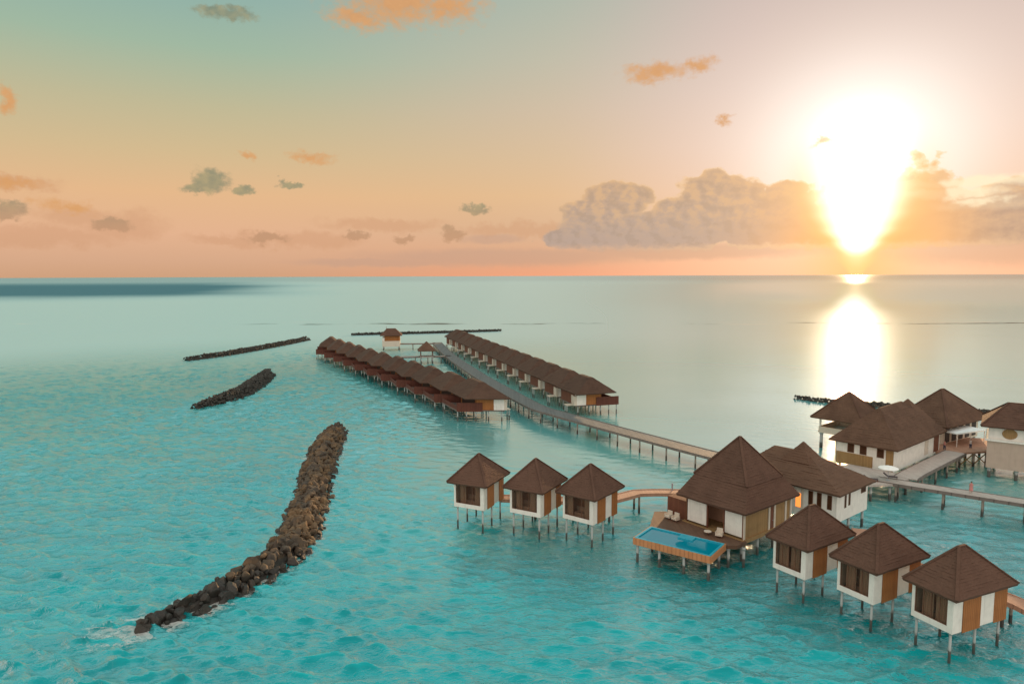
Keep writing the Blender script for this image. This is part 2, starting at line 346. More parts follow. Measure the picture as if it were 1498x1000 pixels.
def f_foam(g, p, out):
    o = pos(g); n = g.noise(g.v('MULTIPLY', o, (1.0, 1.4, 1)), 1.1, 6, .68, 1.2)[0]
    at = g.node('ShaderNodeAttribute', attribute_name='edge').outputs['Fac']
    k = g.mul(g.mul(g.ss(g.add(n, g.mul(at, .30)), .56, .88), g.ss(at, 0, .5)), .6)
    p.inputs['Base Color'].default_value = (.70, .70, .64, 1); p.inputs['Roughness'].default_value = .8
    tr = g.node('ShaderNodeBsdfTransparent'); mx = g.node('ShaderNodeMixShader'); g.put(mx.inputs[0], k)
    g.t.links.new(tr.outputs[0], mx.inputs[1]); g.t.links.new(p.outputs[0], mx.inputs[2]); g.t.links.new(mx.outputs[0], out.inputs[0])
A('foam', f_foam)

# ------------------------------------------------------------------ geometry helpers
class MB:
    def __init__(s): s.v = []; s.f = []; s.smooth = False
    def raw(s, vs, fs):
        o = len(s.v); s.v += [tuple(q) for q in vs]; s.f += [tuple(i+o for i in f) for f in fs]; return s
    def box(s, x0, x1, y0, y1, z0, z1):
        return s.raw([(x0, y0, z0), (x1, y0, z0), (x1, y1, z0), (x0, y1, z0), (x0, y0, z1), (x1, y0, z1), (x1, y1, z1), (x0, y1, z1)],
                     [(3, 2, 1, 0), (4, 5, 6, 7), (0, 1, 5, 4), (1, 2, 6, 5), (2, 3, 7, 6), (3, 0, 4, 7)])
    def cyl(s, x, y, z0, z1, r0, r1=None, n=10, dx=0., dy=0.):
        r1 = r0 if r1 is None else r1
        vs = [(x+r0*math.cos(2*math.pi*i/n), y+r0*math.sin(2*math.pi*i/n), z0) for i in range(n)] + [(x+dx+r1*math.cos(2*math.pi*i/n), y+dy+r1*math.sin(2*math.pi*i/n), z1) for i in range(n)]
        fs = [(i, (i+1) % n, (i+1) % n+n, i+n) for i in range(n)] + [tuple(range(n-1, -1, -1)), tuple(range(n, 2*n))]
        return s.raw(vs, fs)
    def bar(s, a, b, w, h):                # a slanted square bar from a to b
        a = Vector(a); b = Vector(b); d = (b-a).normalized(); sd_ = d.cross(Vector((0, 0, 1))); sd_ = Vector((1, 0, 0)) if sd_.length < 1e-4 else sd_.normalized(); up = sd_.cross(d)
        vs = []
        for q in (a, b):
            for i, j in ((-1, -1), (1, -1), (1, 1), (-1, 1)): vs.append(q+sd_*(w/2*i)+up*(h/2*j))
        return s.raw(vs, [(3, 2, 1, 0), (4, 5, 6, 7), (0, 1, 5, 4), (1, 2, 6, 5), (2, 3, 7, 6), (3, 0, 4, 7)])
    def poly(s, pts, z0, z1):
        n = len(pts)
        return s.raw([(*p, z0) for p in pts]+[(*p, z1) for p in pts], [tuple(range(n-1, -1, -1)), tuple(range(n, 2*n))]+[(i, (i+1) % n, (i+1) % n+n, i+n) for i in range(n)])
    def hip(s, low, ze, high, za, courses=12, seg=8, lip=.024, th_=.22, jit=.05):
        """roof from the eave rectangle low=(x0,x1,y0,y1) to the ridge rectangle high, laid in lapped courses"""
        def ring(t, out=0., dz=0., j=0.):
            q = [low[i]+(high[i]-low[i])*t for i in range(4)]; x0, x1, y0, y1 = q[0]-out, q[1]+out, q[2]-out, q[3]+out
            z = ze+(za-ze)*t+dz; pts = []
            for (ax, ay, bx, by) in ((x0, y0, x1, y0), (x1, y0, x1, y1), (x1, y1, x0, y1), (x0, y1, x0, y0)):
                for k in range(seg):
                    u = k/seg; jj = random.uniform(-j, j)
                    pts.append((ax+(bx-ax)*u, ay+(by-ay)*u, z+jj))
            return pts
        n = 4*seg; o = len(s.v); rings = [ring(0, -.05, -th_, jit*.6)]
        for c in range(courses):
            rings.append(ring(c/courses, lip, 0, jit)); rings.append(ring((c+1)/courses, 0, -.005, jit*.3))
        for q in rings: s.v += q
        for r_ in range(len(rings)-1):
            for i in range(n): s.f.append((o+r_*n+i, o+r_*n+(i+1) % n, o+(r_+1)*n+(i+1) % n, o+(r_+1)*n+i))
        s.f.append(tuple(o+i for i in range(n-1, -1, -1))); last = o+(len(rings)-1)*n
        s.f.append(tuple(last+i for i in range(n)))
        return s
    def build(s, name, m, parent=None, smooth=False):
        me = bpy.data.meshes.new(name); me.from_pydata(s.v, [], s.f); me.materials.append(MT[m]); me.update()
        if smooth: me.polygons.foreach_set('use_smooth', [True]*len(me.polygons))
        o = bpy.data.objects.new(name, me); col.objects.link(o)
        if parent: o.parent = parent
        return o
def tag(o, label=None, cat=None, group=None, kind=None):
    if label: o['label'] = label
    if cat: o['category'] = cat
    if group: o['group'] = group
    if kind: o['kind'] = kind
    return o
def thing(name, label, cat, loc=(0, 0, 0), yaw=0., group=None):
    o = bpy.data.objects.new(name, None); col.objects.link(o); o.empty_display_size = .5
    o.location = loc; o.rotation_euler = (0, 0, R(yaw)); return tag(o, label, cat, group)
def copy_tree(o, parent=None):
    c = o.copy(); col.objects.link(c); c.parent = parent
    for ch in list(o.children): copy_tree(ch, c)
    return c
def piles(root, pts, top, r=.16, m='pile_white', bot=-1.0):
    for (x, y) in pts:
        b = MB().cyl(x, y, bot, top, r*1.08, r, 10); b.cyl(x, y, top-.28, top-.003, r*1.3, r*1.3, 10); b.build('pile', m, root, True)
def caps(root, low, ze, high, za, w=.26):
    b = MB(); lo = [(low[0], low[2]), (low[1], low[2]), (low[1], low[3]), (low[0], low[3])]; hi = [(high[0], high[2]), (high[1], high[2]), (high[1], high[3]), (high[0], high[3])]
    for l, h in zip(lo, hi): b.bar((*l, ze+.05), (*h, za+.06), w, .12)
    b.bar((high[0], (high[2]+high[3])/2-.0, za+.07), (high[1]+.001, (high[2]+high[3])/2, za+.07), w, .14) if high[1]-high[0] > high[3]-high[2] else b.bar(((high[0]+high[1])/2, high[2], za+.07), ((high[0]+high[1])/2, high[3]+.001, za+.07), w, .14)
    return b.build('ridge_cap', 'roof_shingle', root)

# ------------------------------------------------------------------ sea
def build_sea():
    ang = np.radians(np.concatenate([np.linspace(-180, -60, 13)[:-1], np.linspace(-60, -43, 9)[:-1], np.linspace(-43, 43, 470), np.linspace(43, 60, 9)[1:], np.linspace(60, 180, 13)[1:-1]]))
    rad = [6.0, 20.0, 34.0]; r = 42.0
    while r < 480: rad.append(r); r += .27+.0000105*max(0, r-42)**2+.0022*(r-42)
    while r < 90000: rad.append(r); r *= 1.35
    rad = np.array(rad); Rr, Aa = np.meshgrid(rad, ang, indexing='ij')
    X = Rr*np.sin(Aa); Y = Rr*np.cos(Aa); dX = np.zeros_like(X); dY = np.zeros_like(X); Z = np.zeros_like(X)
    g = np.random.default_rng(11)
    sm = lambda v, a, b: (lambda t: t*t*(3-2*t))(np.clip((v-a)/(b-a), 0, 1))
    wob = sum(np.sin(X*kx+Y*ky+p) for kx, ky, p in ((.031, .052, 1.), (-.055, .043, 2.2), (.093, -.03, .4), (.02, .11, 3.)))/4
    lee = sm(X+wob*22, -34, 6)*sm(Y+wob*15, 78, 135)
    chop = (1-.88*lee)*(1+.45*wob)*(1-.55*sm(X, -10, 4)*sm(Y+.3*X, 72, 82))
    fade = (1-sm(Rr, 230, 475))*sm(Rr, 34, 46)*(1-sm(np.abs(Aa), math.radians(40), math.radians(43)))
    for i in range(60):
        lam = .8*(3.9/.8)**(g.uniform()**1.0); k = 2*math.pi/lam; th_ = math.radians(-100+g.normal()*27)
        amp = .0185*lam**.72*g.uniform(.6, 1.3)
        sp = np.clip((lam/(2.4*np.maximum(.27, .0025*Rr)))-.6, 0, 1)       # leave out what the grid cannot carry
        ph = k*(X*math.cos(th_)+Y*math.sin(th_))+g.uniform(0, 6.28); A_ = amp*chop*fade*sp
        Z += A_*np.cos(ph); dX -= .55*A_*math.cos(th_)*np.sin(ph); dY -= .55*A_*math.sin(th_)*np.sin(ph)
    V = np.stack([X+dX, Y+dY, Z], -1).reshape(-1, 3); nr, na = X.shape
    i, j = np.meshgrid(np.arange(nr-1), np.arange(na), indexing='ij'); j2 = (j+1) % na
    Q = np.stack([i*na+j, i*na+j2, (i+1)*na+j2, (i+1)*na+j], -1).reshape(-1, 4)[:, ::-1]
    me = bpy.data.meshes.new('sea'); me.vertices.add(len(V)); me.vertices.foreach_set('co', V.astype(np.float32).ravel())
    me.loops.add(Q.size); me.loops.foreach_set('vertex_index', Q.astype(np.int32).ravel()); me.polygons.add(len(Q)); me.polygons.foreach_set('loop_start', np.arange(0, Q.size, 4, dtype=np.int32))
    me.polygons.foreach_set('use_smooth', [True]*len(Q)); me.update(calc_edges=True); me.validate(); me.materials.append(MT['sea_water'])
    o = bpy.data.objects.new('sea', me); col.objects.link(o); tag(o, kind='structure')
build_sea()

# ------------------------------------------------------------------ the small stilt villas
def small_villa(w, d, zf, ze, oh, za, style):
    root = thing('stilt_villa', 'x', 'villa')
    x_in = 1.9; wl, wr = .28, .52; sill = .55; t = .16
    MB().box(0, d, 0, w, zf, zf+.28).build('floor_beam', 'white_paint', root)
    b = MB(); z0 = zf+.283; zt = ze-.02
    b.box(x_in, d, 0, w, z0, zt)                         # rear room
    b.box(0, x_in-.003, 0, t, z0, zt); b.box(0, x_in-.003, w-t, w, z0, zt)   # cheeks of the front bay
    b.box(0, .14, t+.003, wr, z0, zt); b.box(0, .14, w-wl, w-t-.003, z0, zt)
    b.box(0, .14, wr+.003, w-wl-.003, z0, zf+sill); b.box(0, .14, wr+.003, w-wl-.003, zt-.25, zt)
    b.build('wall', 'white_paint', root)
    MB().box(x_in-.06, x_in-.004, t+.01, w-t-.01, z0, zt).build('inner_wall', 'interior', root)
    MB().box(.15, x_in-.07, t+.01, w-t-.01, z0+.003, z0+.05).build('inner_floor', 'timber_dark', root)
    y0, y1, za0, za1 = wr+.005, w-wl-.005, zf+sill+.003, zt-.253
    fr = MB(); fr.box(.05, .13, y0, y0+.07, za0, za1); fr.box(.05, .13, y1-.07, y1, za0, za1)
    fr.box(.05, .13, y0+.073, y1-.073, za0, za0+.07); fr.box(.05, .13, y0+.073, y1-.073, za1-.07, za1)
    nm = 4 if style else 3
    for k in range(1, nm):
        yy = y0+(y1-y0)*k/nm; fr.box(.06, .12, yy-.035, yy+.035, za0+.073, za1-.073)
    wf = fr.build('window', 'window_frame', root)
    MB().box(.085, .095, y0+.072, y1-.072, za0+.072, za1-.072).build('pane', 'glass', wf)
    for (u0_, u1_) in (((.0, .36), (.62, 1.0)) if style else ((.0, .24), (.74, 1.0))):
        c = MB(); n = 12; a0 = y0+.1+(y1-y0-.2)*u0_; a1 = y0+.1+(y1-y0-.2)*u1_
        vs = []; 
        for k in range(n+1): vs += [(.42+.05*math.sin(k*2.1), a0+(a1-a0)*k/n, za0-.2), (.42+.05*math.sin(k*2.1), a0+(a1-a0)*k/n, za1)]
        c.raw(vs, [(2*k, 2*k+2, 2*k+3, 2*k+1) for k in range(n)]); c.build('curtain', 'curtain', wf)
    bd = MB(); bd.box(.75, 1.6, w*.38, w*.72, z0+.05, z0+.55); bd.box(1.5, 1.6, w*.38, w*.72, z0+.55, z0+1.15); bd.build('daybed', 'curtain', root)
    for (a, c) in ((.17, .50), (.76, 1.0)):
        MB().box(d*a, d*c+(.025 if c == 1.0 else 0), -.05, -.002, zf-.12, zt-.05).build('timber_panel', 'timber_panel', root)
        MB().box(d*a, d*c+(.025 if c == 1.0 else 0), w+.002, w+.05, zf-.12, zt-.05).build('timber_panel', 'timber_panel', root)
    MB().box(d+.003, d+.06, .3, w-.3, zf, zt-.05).build('timber_panel', 'timber_panel', root)
    cx, cy = d/2, w/2; rl = max(0.06, (d-w)/2*.28)
    low = (-oh, d+oh, -oh, w+oh); high = (cx-rl, cx+rl, cy-.05, cy+.05)
    rf = MB().hip(low, ze, high, za, 16, 10).build('roof', 'roof_shingle', root)
    caps(rf, low, ze, high, za)
    piles(root, [(x, y) for x in (.35, d*.5, d-.35) for y in (.35, w-.35)], zf, .115)
    return root
SR = (3.85, 7.38, 2.72, 6.14, .60, 9.36); SL = (4.52, 5.98, 3.0, 6.50, .72, 9.72)
grp = 'small villas standing on stilts in the lagoon'
protoR = small_villa(*SR, 1); protoL = small_villa(*SL, 0)
for k, (pr, x, y, yaw, lab) in enumerate([
    (protoR, 30.07, 67.67, 32.8, 'brown roofed white stilt villa nearest the main building in the front right trio'),
    (protoR, 34.25, 62.3, 28.8, 'middle villa of the front right trio, brown hipped roof and white window frame'),
    (protoR, 38.3, 56.9, 23.6, 'nearest stilt villa at the lower right, brown roof, white and orange timber side panels'),
    (protoL, -3.83, 88.12, 64.8, 'leftmost stilt villa of the trio left of the pool, standing clear of the others'),
    (protoL, 3.58, 85.4, 60.2, 'middle stilt villa of the trio left of the pool, brown pyramid roof'),
    (protoL, 10.01, 82.65, 51.7, 'stilt villa of the left trio with the orange walkway leaving behind its roof')]):
    o = pr if k in (2, 5) else copy_tree(pr)
    o.location = (x, y, 0); o.rotation_euler = (0, 0, R(yaw)); tag(o, lab, 'villa', grp)

for v_ in [o for o in bpy.data.objects if o.name.startswith('stilt_villa')]:          # nobody draws the curtains alike
    for w_ in v_.children:
        if w_.name.startswith('window'):
            cs = sorted([c for c in w_.children if c.name.startswith('curtain')], key=lambda c: c.data.vertices[0].co.y)
            for c, sg in zip(cs, (1, -1)): c.location.y = sg*random.uniform(0, .42)
        if w_.name.startswith('daybed'): w_.location.y = random.uniform(-.5, .5)

# ------------------------------------------------------------------ villas of the two long rows
def row_villa(mirror):
    root = thing('row_villa', 'x', 'villa'); s = -1 if mirror else 1
    def bx(m_, x0, x1, y0, y1, z0, z1):
        a, c = sorted((s*x0, s*x1)); m_.box(a, c, y0, y1, z0, z1); return m_
    zf = 2.7; W = 10.2 if mirror else 10.0; ze = 5.7
    bx(MB(), 0, 11.3, 0, W, zf-.25, zf).build('deck', 'deck_edge', root)
    b = MB(); bx(b, .1, 2.5, .1, W-.1, zf+.003, ze-.05); b.build('wall', 'white_paint', root)
    b = MB(); bx(b, 2.503, 6.6, .15, W-.15, zf+.003, ze-.05); b.build('timber_wall', 'timber_panel', root)
    b = MB(); bx(b, 6.603, 6.66, 1.0, W-1.0, zf+.1, ze-.5); wn = b.build('glass_door', 'dark_gap', root)
    for y0 in (0.0, W-.12):
        bx(MB(), 5.2, 11.25, y0-.02, y0+.1, zf-.35, zf+1.75).build('privacy_screen', 'timber_red', root)
    bx(MB(), 11.1, 11.25, .13, W-.15, zf+.003, zf+1.0).build('railing', 'timber_red', root)
    # entrance: white porch box, landing and its dark doorway
    b = MB(); bx(b, -.6, .097, .1, 1.3, zf+.003, ze-.75); b.build('porch_wall', 'cream_paint', root)
    b = MB(); bx(b, .02, .097, 1.503, W-.1, zf+.003, ze-.1); b.build('timber_wall', 'timber_dark', root)
    b = MB(); bx(b, -2.0, -.003, 1.503, 3.2, zf-.2, zf+.05); b.build('entry_deck', 'cream_paint', root)
    b = MB(); bx(b, -.03, .017, 2.2, 3.3, zf+.12, zf+2.2); b.build('door', 'cream_paint', root)
    cx = s*4.6; low = (min(s*-.7, s*9.9), max(s*-.7, s*9.9), -1.5, W+1.5); high = (cx-.5, cx+.5, 1.9, W-1.9)
    MB().hip(low, ze, high, 9.1, 10, 6).build('roof', 'roof_shingle_row', root)
    pts = [(s*x, y) for x in (.5, 3.6, 6.6, 8.8, 10.9) for y in (.5, W-.5)]+[(s*-1.8, 1.8), (s*-1.8, 2.9)]
    for (x, y) in pts: MB().cyl(x, y, -1, zf-.253, .15, .14, 8).build('pile', 'pile_white', root)
    if mirror:                                  # the left row is set out on the skew: plan sheared along the row
        for ch in root.children:
            for v in ch.data.vertices: v.co.x -= .46*(v.co.y-W/2)
    return root
ordn = ['nearest', 'second', 'third', 'fourth', 'fifth', 'sixth', 'seventh', 'eighth', 'ninth', 'tenth', 'eleventh', 'twelfth', 'thirteenth']
pr = row_villa(False)
for k in range(13):
    o = pr if k == 0 else copy_tree(pr)
    bx_, by_ = 15.6-.281*12.86*k - .003*0, 163.0+.9597*12.86*k
    o.location = (bx_, by_, 0); o.rotation_euler = (0, 0, R(17.5 + random.uniform(-1, 1)))
    tag(o, ('nearest villa of the right hand row, dark red deck screen over open water' if k == 0 else 'farthest villa of the right hand row, at the head of the long walkway' if k == 12 else f'{ordn[k]} villa from the near end of the right hand row, white porch facing the walkway'), 'villa', 'villas in the right hand row')
pl = row_villa(True)
for k in range(11):
    o = pl if k == 0 else copy_tree(pl)
    t = k/10; bx_ = -4.1 + (-71.5+4.1)*t; by_ = 157.8 + (276.0-157.8)*t
    o.location = (bx_, by_, 0); o.rotation_euler = (0, 0, R(-2 - 9*t + random.uniform(-1, 1)))
    tag(o, ('nearest villa of the left hand row, red brown side wall with white corner panel' if k == 0 else 'farthest villa of the left hand row, deck jutting toward the rock arms' if k == 10 else f'{ordn[k]} villa from the near end of the left hand row, red brown sea deck'), 'villa', 'villas in the left hand row')

# ------------------------------------------------------------------ walkways
def walkway(name, label, pts, w, zt=2.8, deck='deck_plank', pile_step=4.2, group=None, pm='pile_grey', th_=.16, wide=None):
    root = thing(name, label, 'walkway', (pts[0][0], pts[0][1], 0), 0, group); ox, oy = pts[0][0], pts[0][1]
    P = [Vector((x-ox, y-oy)) for x, y in pts]; Q = []
    for i in range(len(P)-1):                       # Catmull-Rom
        a = P[max(i-1, 0)]; b_ = P[i]; c = P[i+1]; d_ = P[min(i+2, len(P)-1)]; n = max(2, int((c-b_).length/2.0))
        for k in range(n):
            u = k/n; Q.append(.5*((2*b_)+(-a+c)*u+(2*a-5*b_+4*c-d_)*u*u+(-a+3*b_-3*c+d_)*u**3))
    Q.append(P[-1]); N = []
    for i in range(len(Q)):
        t = (Q[min(i+1, len(Q)-1)]-Q[max(i-1, 0)]).normalized(); N.append(Vector((-t.y, t.x)))
    def strip(o0, o1, z0, z1, nm, m_):
        b = MB(); vs = []; fs = []
        for q, n in zip(Q, N):
            for o_, z in ((o0, z0), (o1, z0), (o1, z1), (o0, z1)): vs.append((q.x+n.x*o_, q.y+n.y*o_, z))
        for i in range(len(Q)-1):
            for k in range(4): fs.append((4*i+k, 4*i+(k+1) % 4, 4*i+4+(k+1) % 4, 4*i+4+k))
        fs += [(0, 1, 2, 3), tuple(4*(len(Q)-1)+k for k in (3, 2, 1, 0))]
        b.raw(vs, fs); b.build(nm, m_, root)
    strip(-w/2, w/2, zt-th_, zt, 'deck', deck)
    for sd_ in (-1, 1): strip(sd_*w/2-.07, sd_*w/2+.07, zt-.42, zt+.06, 'edge_beam', 'deck_plank_warm' if deck == 'deck_plank_warm' else 'deck_edge')
    acc = pile_step*.5; last = Q[0]
    for i in range(1, len(Q)):
        acc += (Q[i]-last).length; last = Q[i]
        if acc >= pile_step:
            acc = 0
            for sd_ in (-1, 1):
                q = Q[i]+N[i]*(sd_*(w/2-.32)); MB().cyl(q.x, q.y, -1, zt-.163, .17, .15, 8).build('pile', pm, root)
            a = Q[i]+N[i]*(w/2-.1); c = Q[i]-N[i]*(w/2-.1); MB().bar((a.x, a.y, zt-.3), (c.x, c.y, zt-.3), .2, .22).build('cross_beam', 'deck_edge', root)
    return root
walkway('long_jetty', 'long grey plank jetty curving from the main building up between the two villa rows',
        [at(50, 103), at(44, 108), (35.0, 117.3), (26.0, 130.2), (17.0, 143.6), (10.4, 153.5), (5.6, 162), (-2.2, 186.5), (-10.9, 215.5), (-24.3, 267.5), (-35.5, 322)], 4.2, 2.8, 'deck_plank_grey', pile_step=5.2)
walkway('footbridge', 'pale plank footbridge on stilts running off the right edge', [at(56, 104.5), at(70.6, 93.6), at(90, 79)], 2.7, 2.8, pile_step=4.4)
walkway('side_walkway', 'plank walkway climbing beside the long white wall to the canopy deck', [at(60.6, 104.8), at(63.4, 107.6), at(78.3, 120.2)], 3.2, 2.8, pile_step=4.4)
walkway('villa_walkway', 'orange lit plank walkway joining the left villa trio to the main building', [at(-1.5, 96.5), at(6, 95.6), at(13.2, 95.2), at(18.0, 98.6), at(25.5, 98.6)], 2.0, 2.8, 'deck_plank_warm', 4.6)
walkway('villa_walkway', 'orange lit plank walkway behind the front right villa trio', [at(43.0, 84), at(41.5, 77), at(45.4, 70.4), at(48.0, 66.0), at(48.7, 63.6)], 2.0, 2.8, 'deck_plank_warm', 4.6)
walkway('cross_walkway', 'far cross walkway from the long jetty to the small open hut', [(-24.2, 267), (-33, 266), (-44, 264)], 2.4, 2.8, pile_step=4.5)
walkway('far_walkway', 'thin far walkway linking the far pavilion to the right hand row', [(-36, 318), (-48, 317), (-54, 317)], 2.2, 2.8, pile_step=5)

# ------------------------------------------------------------------ main building with the two tier roof
m1 = thing('main_building', 'large restaurant with steep two tier brown roof beside the pool', 'building', (*at(27.2, 80.5), 0), 38)
LX, LY, zf, ze = 10.5, 8.5, 2.8, 6.3
MB().box(-.2, LX+.2, -.2, LY+.2, zf-.45, zf).build('floor', 'timber_olive', m1)
b = MB(); b.box(.35, LX, .0, .12, zf+.003, ze); b.box(LX-.12, LX, .123, LY, zf+.003, ze); b.box(.35, LX-.123, LY-.12, LY, zf+.003, ze); b.build('wall', 'timber_olive', m1)
for x in (0.02, 5.3, 6.5, 9.0, LX-.3): MB().box(x, x+.34, -.10, -.003, zf-.2, ze).build('pilaster', 'cream_paint', m1)
dr = MB().box(5.75, 6.4, -.06, -.004, zf+.05, ze-.5).build('door', 'timber_dark', m1)
MB().cyl(6.25, -.1, zf+1.0, zf+1.12, .04).build('handle', 'metal_grey', dr)
for (y0, y1) in ((.15, 2.5), (5.2, 8.0)):
    MB().box(.02, .14, y0, y1, zf+.25, ze).build('white_panel', 'white_paint', m1)
for y in (0.02, 2.6, 5.0, 8.1): MB().box(.02, .24, y, y+.12, zf, ze).build('post', 'timber_dark', m1)
MB().box(3.2, 3.3, .5, LY-.5, zf, ze-.2).build('inner_wall', 'interior', m1)
MB().box(.35, 3.1, LY+.003, LY+3.0, zf-.45, 5.2).build('annex', 'timber_dark', m1)
low, high = (-.75, LX+.75, -.75, LY+.75), (1.7, 9.1, .75, 8.05)
MB().hip(low, ze, high, 8.95, 10, 12, th_=.25).build('lower_roof', 'roof_shingle', m1)
low2, high2 = (1.45, 9.3, .55, 8.3), (5.5, 5.75, 4.35, 4.5)
MB().poly([(2.6, 1.6), (8.5, 1.6), (8.5, 7.1), (2.6, 7.1)], 7.9, 8.6).build('clerestory', 'timber_dark', m1)
ru = MB().hip(low2, 8.75, high2, 13.55, 18, 12, th_=.12).build('upper_roof', 'roof_shingle', m1); caps(ru, low2, 8.75, high2, 13.55, .3)
piles(m1, [(x, y) for x in (.3, 3.6, 7, 10.2) for y in (.3, 4.2, 8.2)], zf-.453, .17)

m2 = thing('white_building', 'white walled building with long brown hip roof and slit windows', 'building', (*at(41.2, 86.7), 0), 39)
LX, LY, zf, ze = 8.7, 13.9, 2.7, 6.4
MB().box(0, LX, 0, LY, zf-.3, ze).build('wall', 'white_paint', m2)
for y in (.6, 1.95, 3.1):
    w_ = MB().box(-.05, -.003, y, y+.62, 4.0, 5.9).build('window', 'window_frame', m2); MB().box(-.056, -.052, y+.08, y+.54, 4.1, 5.8).build('pane', 'glass', w_)
for x, x1, z0, z1 in ((2.1, 2.6, 4.0, 5.7), (3.2, 3.7, 4.1, 5.7), (6.7, 8.1, 5.0, 5.9)):
    w_ = MB().box(x, x1, -.05, -.003, z0, z1).build('window', 'window_frame', m2); MB().box(x+.08, x1-.08, -.056, -.052, z0+.08, z1-.08).build('pane', 'glass', w_)
for y in (4.4, 6.0): MB().box(-.07, -.003, y, y+.3, zf, 6.1).build('pilaster', 'cream_paint', m2)
MB().box(-.05, -.003, 4.75, 5.45, 3.3, 5.2).build('little_doorway_panel', 'lantern', m2)
low, high = (-.75, LX+.75, -.75, LY+.75), (4.2, 4.5, 6.3, 11.2)
MB().hip(low, ze, high, 9.75, 14, 12, th_=.25).build('roof', 'roof_shingle_glare', m2)
MB().hip((2.3, 6.4, 5.0, 9.0), 8.6, (4.3, 4.4, 6.9, 7.0), 11.1, 8, 6).build('roof_cap', 'roof_shingle_glare', m2)
piles(m2, [(x, y) for x in (.4, 4.3, 8.3) for y in (.4, 4.8, 9, 13.5)], zf-.303, .17)

# ------------------------------------------------------------------ terrace and pool
dk = thing('pool_terrace', 'brown timber terrace on stilts between the pool and the restaurant', 'terrace', (20, 84, 0))
tp = [(24.3, 79.2), (26.0, 79.0), (27.6, 80.3), (20.4, 90.6), (18.9, 90.6), (17.9, 87.6), (16.9, 84.4)]
MB().poly([(x-20, y-84) for x, y in (at(*q) for q in tp)], 2.3, 2.72).build('deck', 'terrace_wood', dk)
piles(dk, [(x-20, y-84) for x, y in (at(*q) for q in ((25.2, 79.4), (27, 79.4), (19.2, 90.0), (18, 86.2), (21, 86), (23, 83)))], 2.297, .16)
pw = thing('swimming_pool', 'small blue overwater swimming pool with orange timber sides', 'swimming pool', (*at(21.9, 75.4), 0), 53.13)
DX, DY = 4.5, 9.3
b = MB(); b.box(-.12, DX+.12, -.12, DY+.12, 2.2, 2.4); b.box(-.12, 0, -.12, DY+.12, 2.4, 3.0); b.box(0.003, DX+.12, -.12, 0, 2.4, 3.0); b.box(0.003, DX+.12, DY, DY+.12, 2.4, 3.0); b.box(DX, DX+.12, .003, DY-.003, 2.4, 3.0)
b.build('shell', 'pool_fascia', pw)
b = MB(); b.box(0.003, .28, .003, DY-.003, 2.41, 3.03); b.box(.283, DX-.003, .003, .28, 2.41, 3.03); b.box(.283, DX-.003, DY-.28, DY-.003, 2.41, 3.03); b.box(DX-.28, DX-.003, .283, DY-.283, 2.41, 3.03); b.box(3.1, DX-.283, 3.4, 5.2, 2.41, 3.04)
b.build('rim', 'pool_tile', pw)
MB().box(.283, DX-.283, .283, DY-.283, 2.405, 2.9).build('pool_water', 'pool_water', pw)
piles(pw, [(.3, .3), (.3, 3.2), (.3, 6.2), (.3, DY-.3), (DX-.4, .5), (DX-.4, 4.6), (DX-.4, DY-.4)], 2.197, .15)

# ------------------------------------------------------------------ right rear group of buildings
n1 = thing('corner_pavilion', 'open sided pavilion with pyramid roof against the sun glitter', 'pavilion', (*at(66, 134), 0), 40)
MB().box(-4, 4, -4, 4, 3.1, 3.4).build('floor', 'cream_paint', n1)
for s in (-1, 1):
    for t in (-1, 1): MB().box(s*3.7-.15, s*3.7+.15, t*3.7-.15, t*3.7+.15, 3.403, 6.2).build('post', 'white_paint', n1)
b = MB()
for s in (-1, 1): b.box(s*3.9-.05, s*3.9+.05, -3.9, 3.9, 3.403, 4.3)
b.box(-3.84, 3.84, -3.95, -3.85, 3.403, 4.3); b.box(-3.84, 3.84, 3.85, 3.95, 3.403, 4.3); b.build('balustrade', 'cream_paint', n1)
low, high = (-5.1, 5.1, -5.1, 5.1), (-.1, .1, -.1, .1)
rf = MB().hip(low, 6.2, high, 11.3, 14, 8).build('roof', 'roof_shingle_glare', n1); caps(rf, low, 6.2, high, 11.3, .3)
piles(n1, [(x, y) for x in (-3.5, 3.5) for y in (-3.5, 3.5)], 3.097, .3)

n2 = thing('long_hall', 'long hall with broad brown hip roof and white side wall', 'building', (*at(61, 109), 0), 40)
LX, LY = 20, 9.2
MB().box(0, LX, 0, LY, 2.4, 6.3).build('wall', 'white_paint', n2)
b = MB(); b.box(-.07, -.003, .05, 1.2, 2.3, 6.0); b.box(-.07, -.003, 3.2, LY-.05, 2.3, 4.3); b.build('timber_wall', 'timber_olive', n2)
for y in (1.5, 4.2, 6.2):
    w_ = MB().box(-.06, -.003, y, y+1.1, 4.4, 6.0).build('window', 'window_frame', n2); MB().box(-.066, -.062, y+.1, y+1.0, 4.5, 5.9).build('pane', 'glass', w_)
w_ = MB().box(13.0, 14.6, -.06, -.003, 3.0, 5.6).build('door', 'cream_paint', n2); MB().cyl(14.3, -.1, 4.0, 4.15, .05).build('handle', 'metal_grey', w_)
MB().box(17.2, 19.5, -.06, -.003, 2.8, 5.7).build('timber_wall', 'timber_dark', n2)
low, high = (-.9, LX+.9, -.9, LY+.9), (5.2, 14.4, 4.45, 4.75)
MB().hip(low, 6.3, high, 11.6, 16, 14, th_=.25).build('roof', 'roof_shingle_glare', n2)
MB().hip((13.4, 20.6, .9, 8.1), 7.6, (17.0, 17.2, 4.4, 4.6), 11.7, 10, 8).build('upper_roof', 'roof_shingle_glare', n2)
piles(n2, [(x, y) for x in (.5, 5, 10, 15, 19.5) for y in (.5, 8.7)], 2.397, .18)

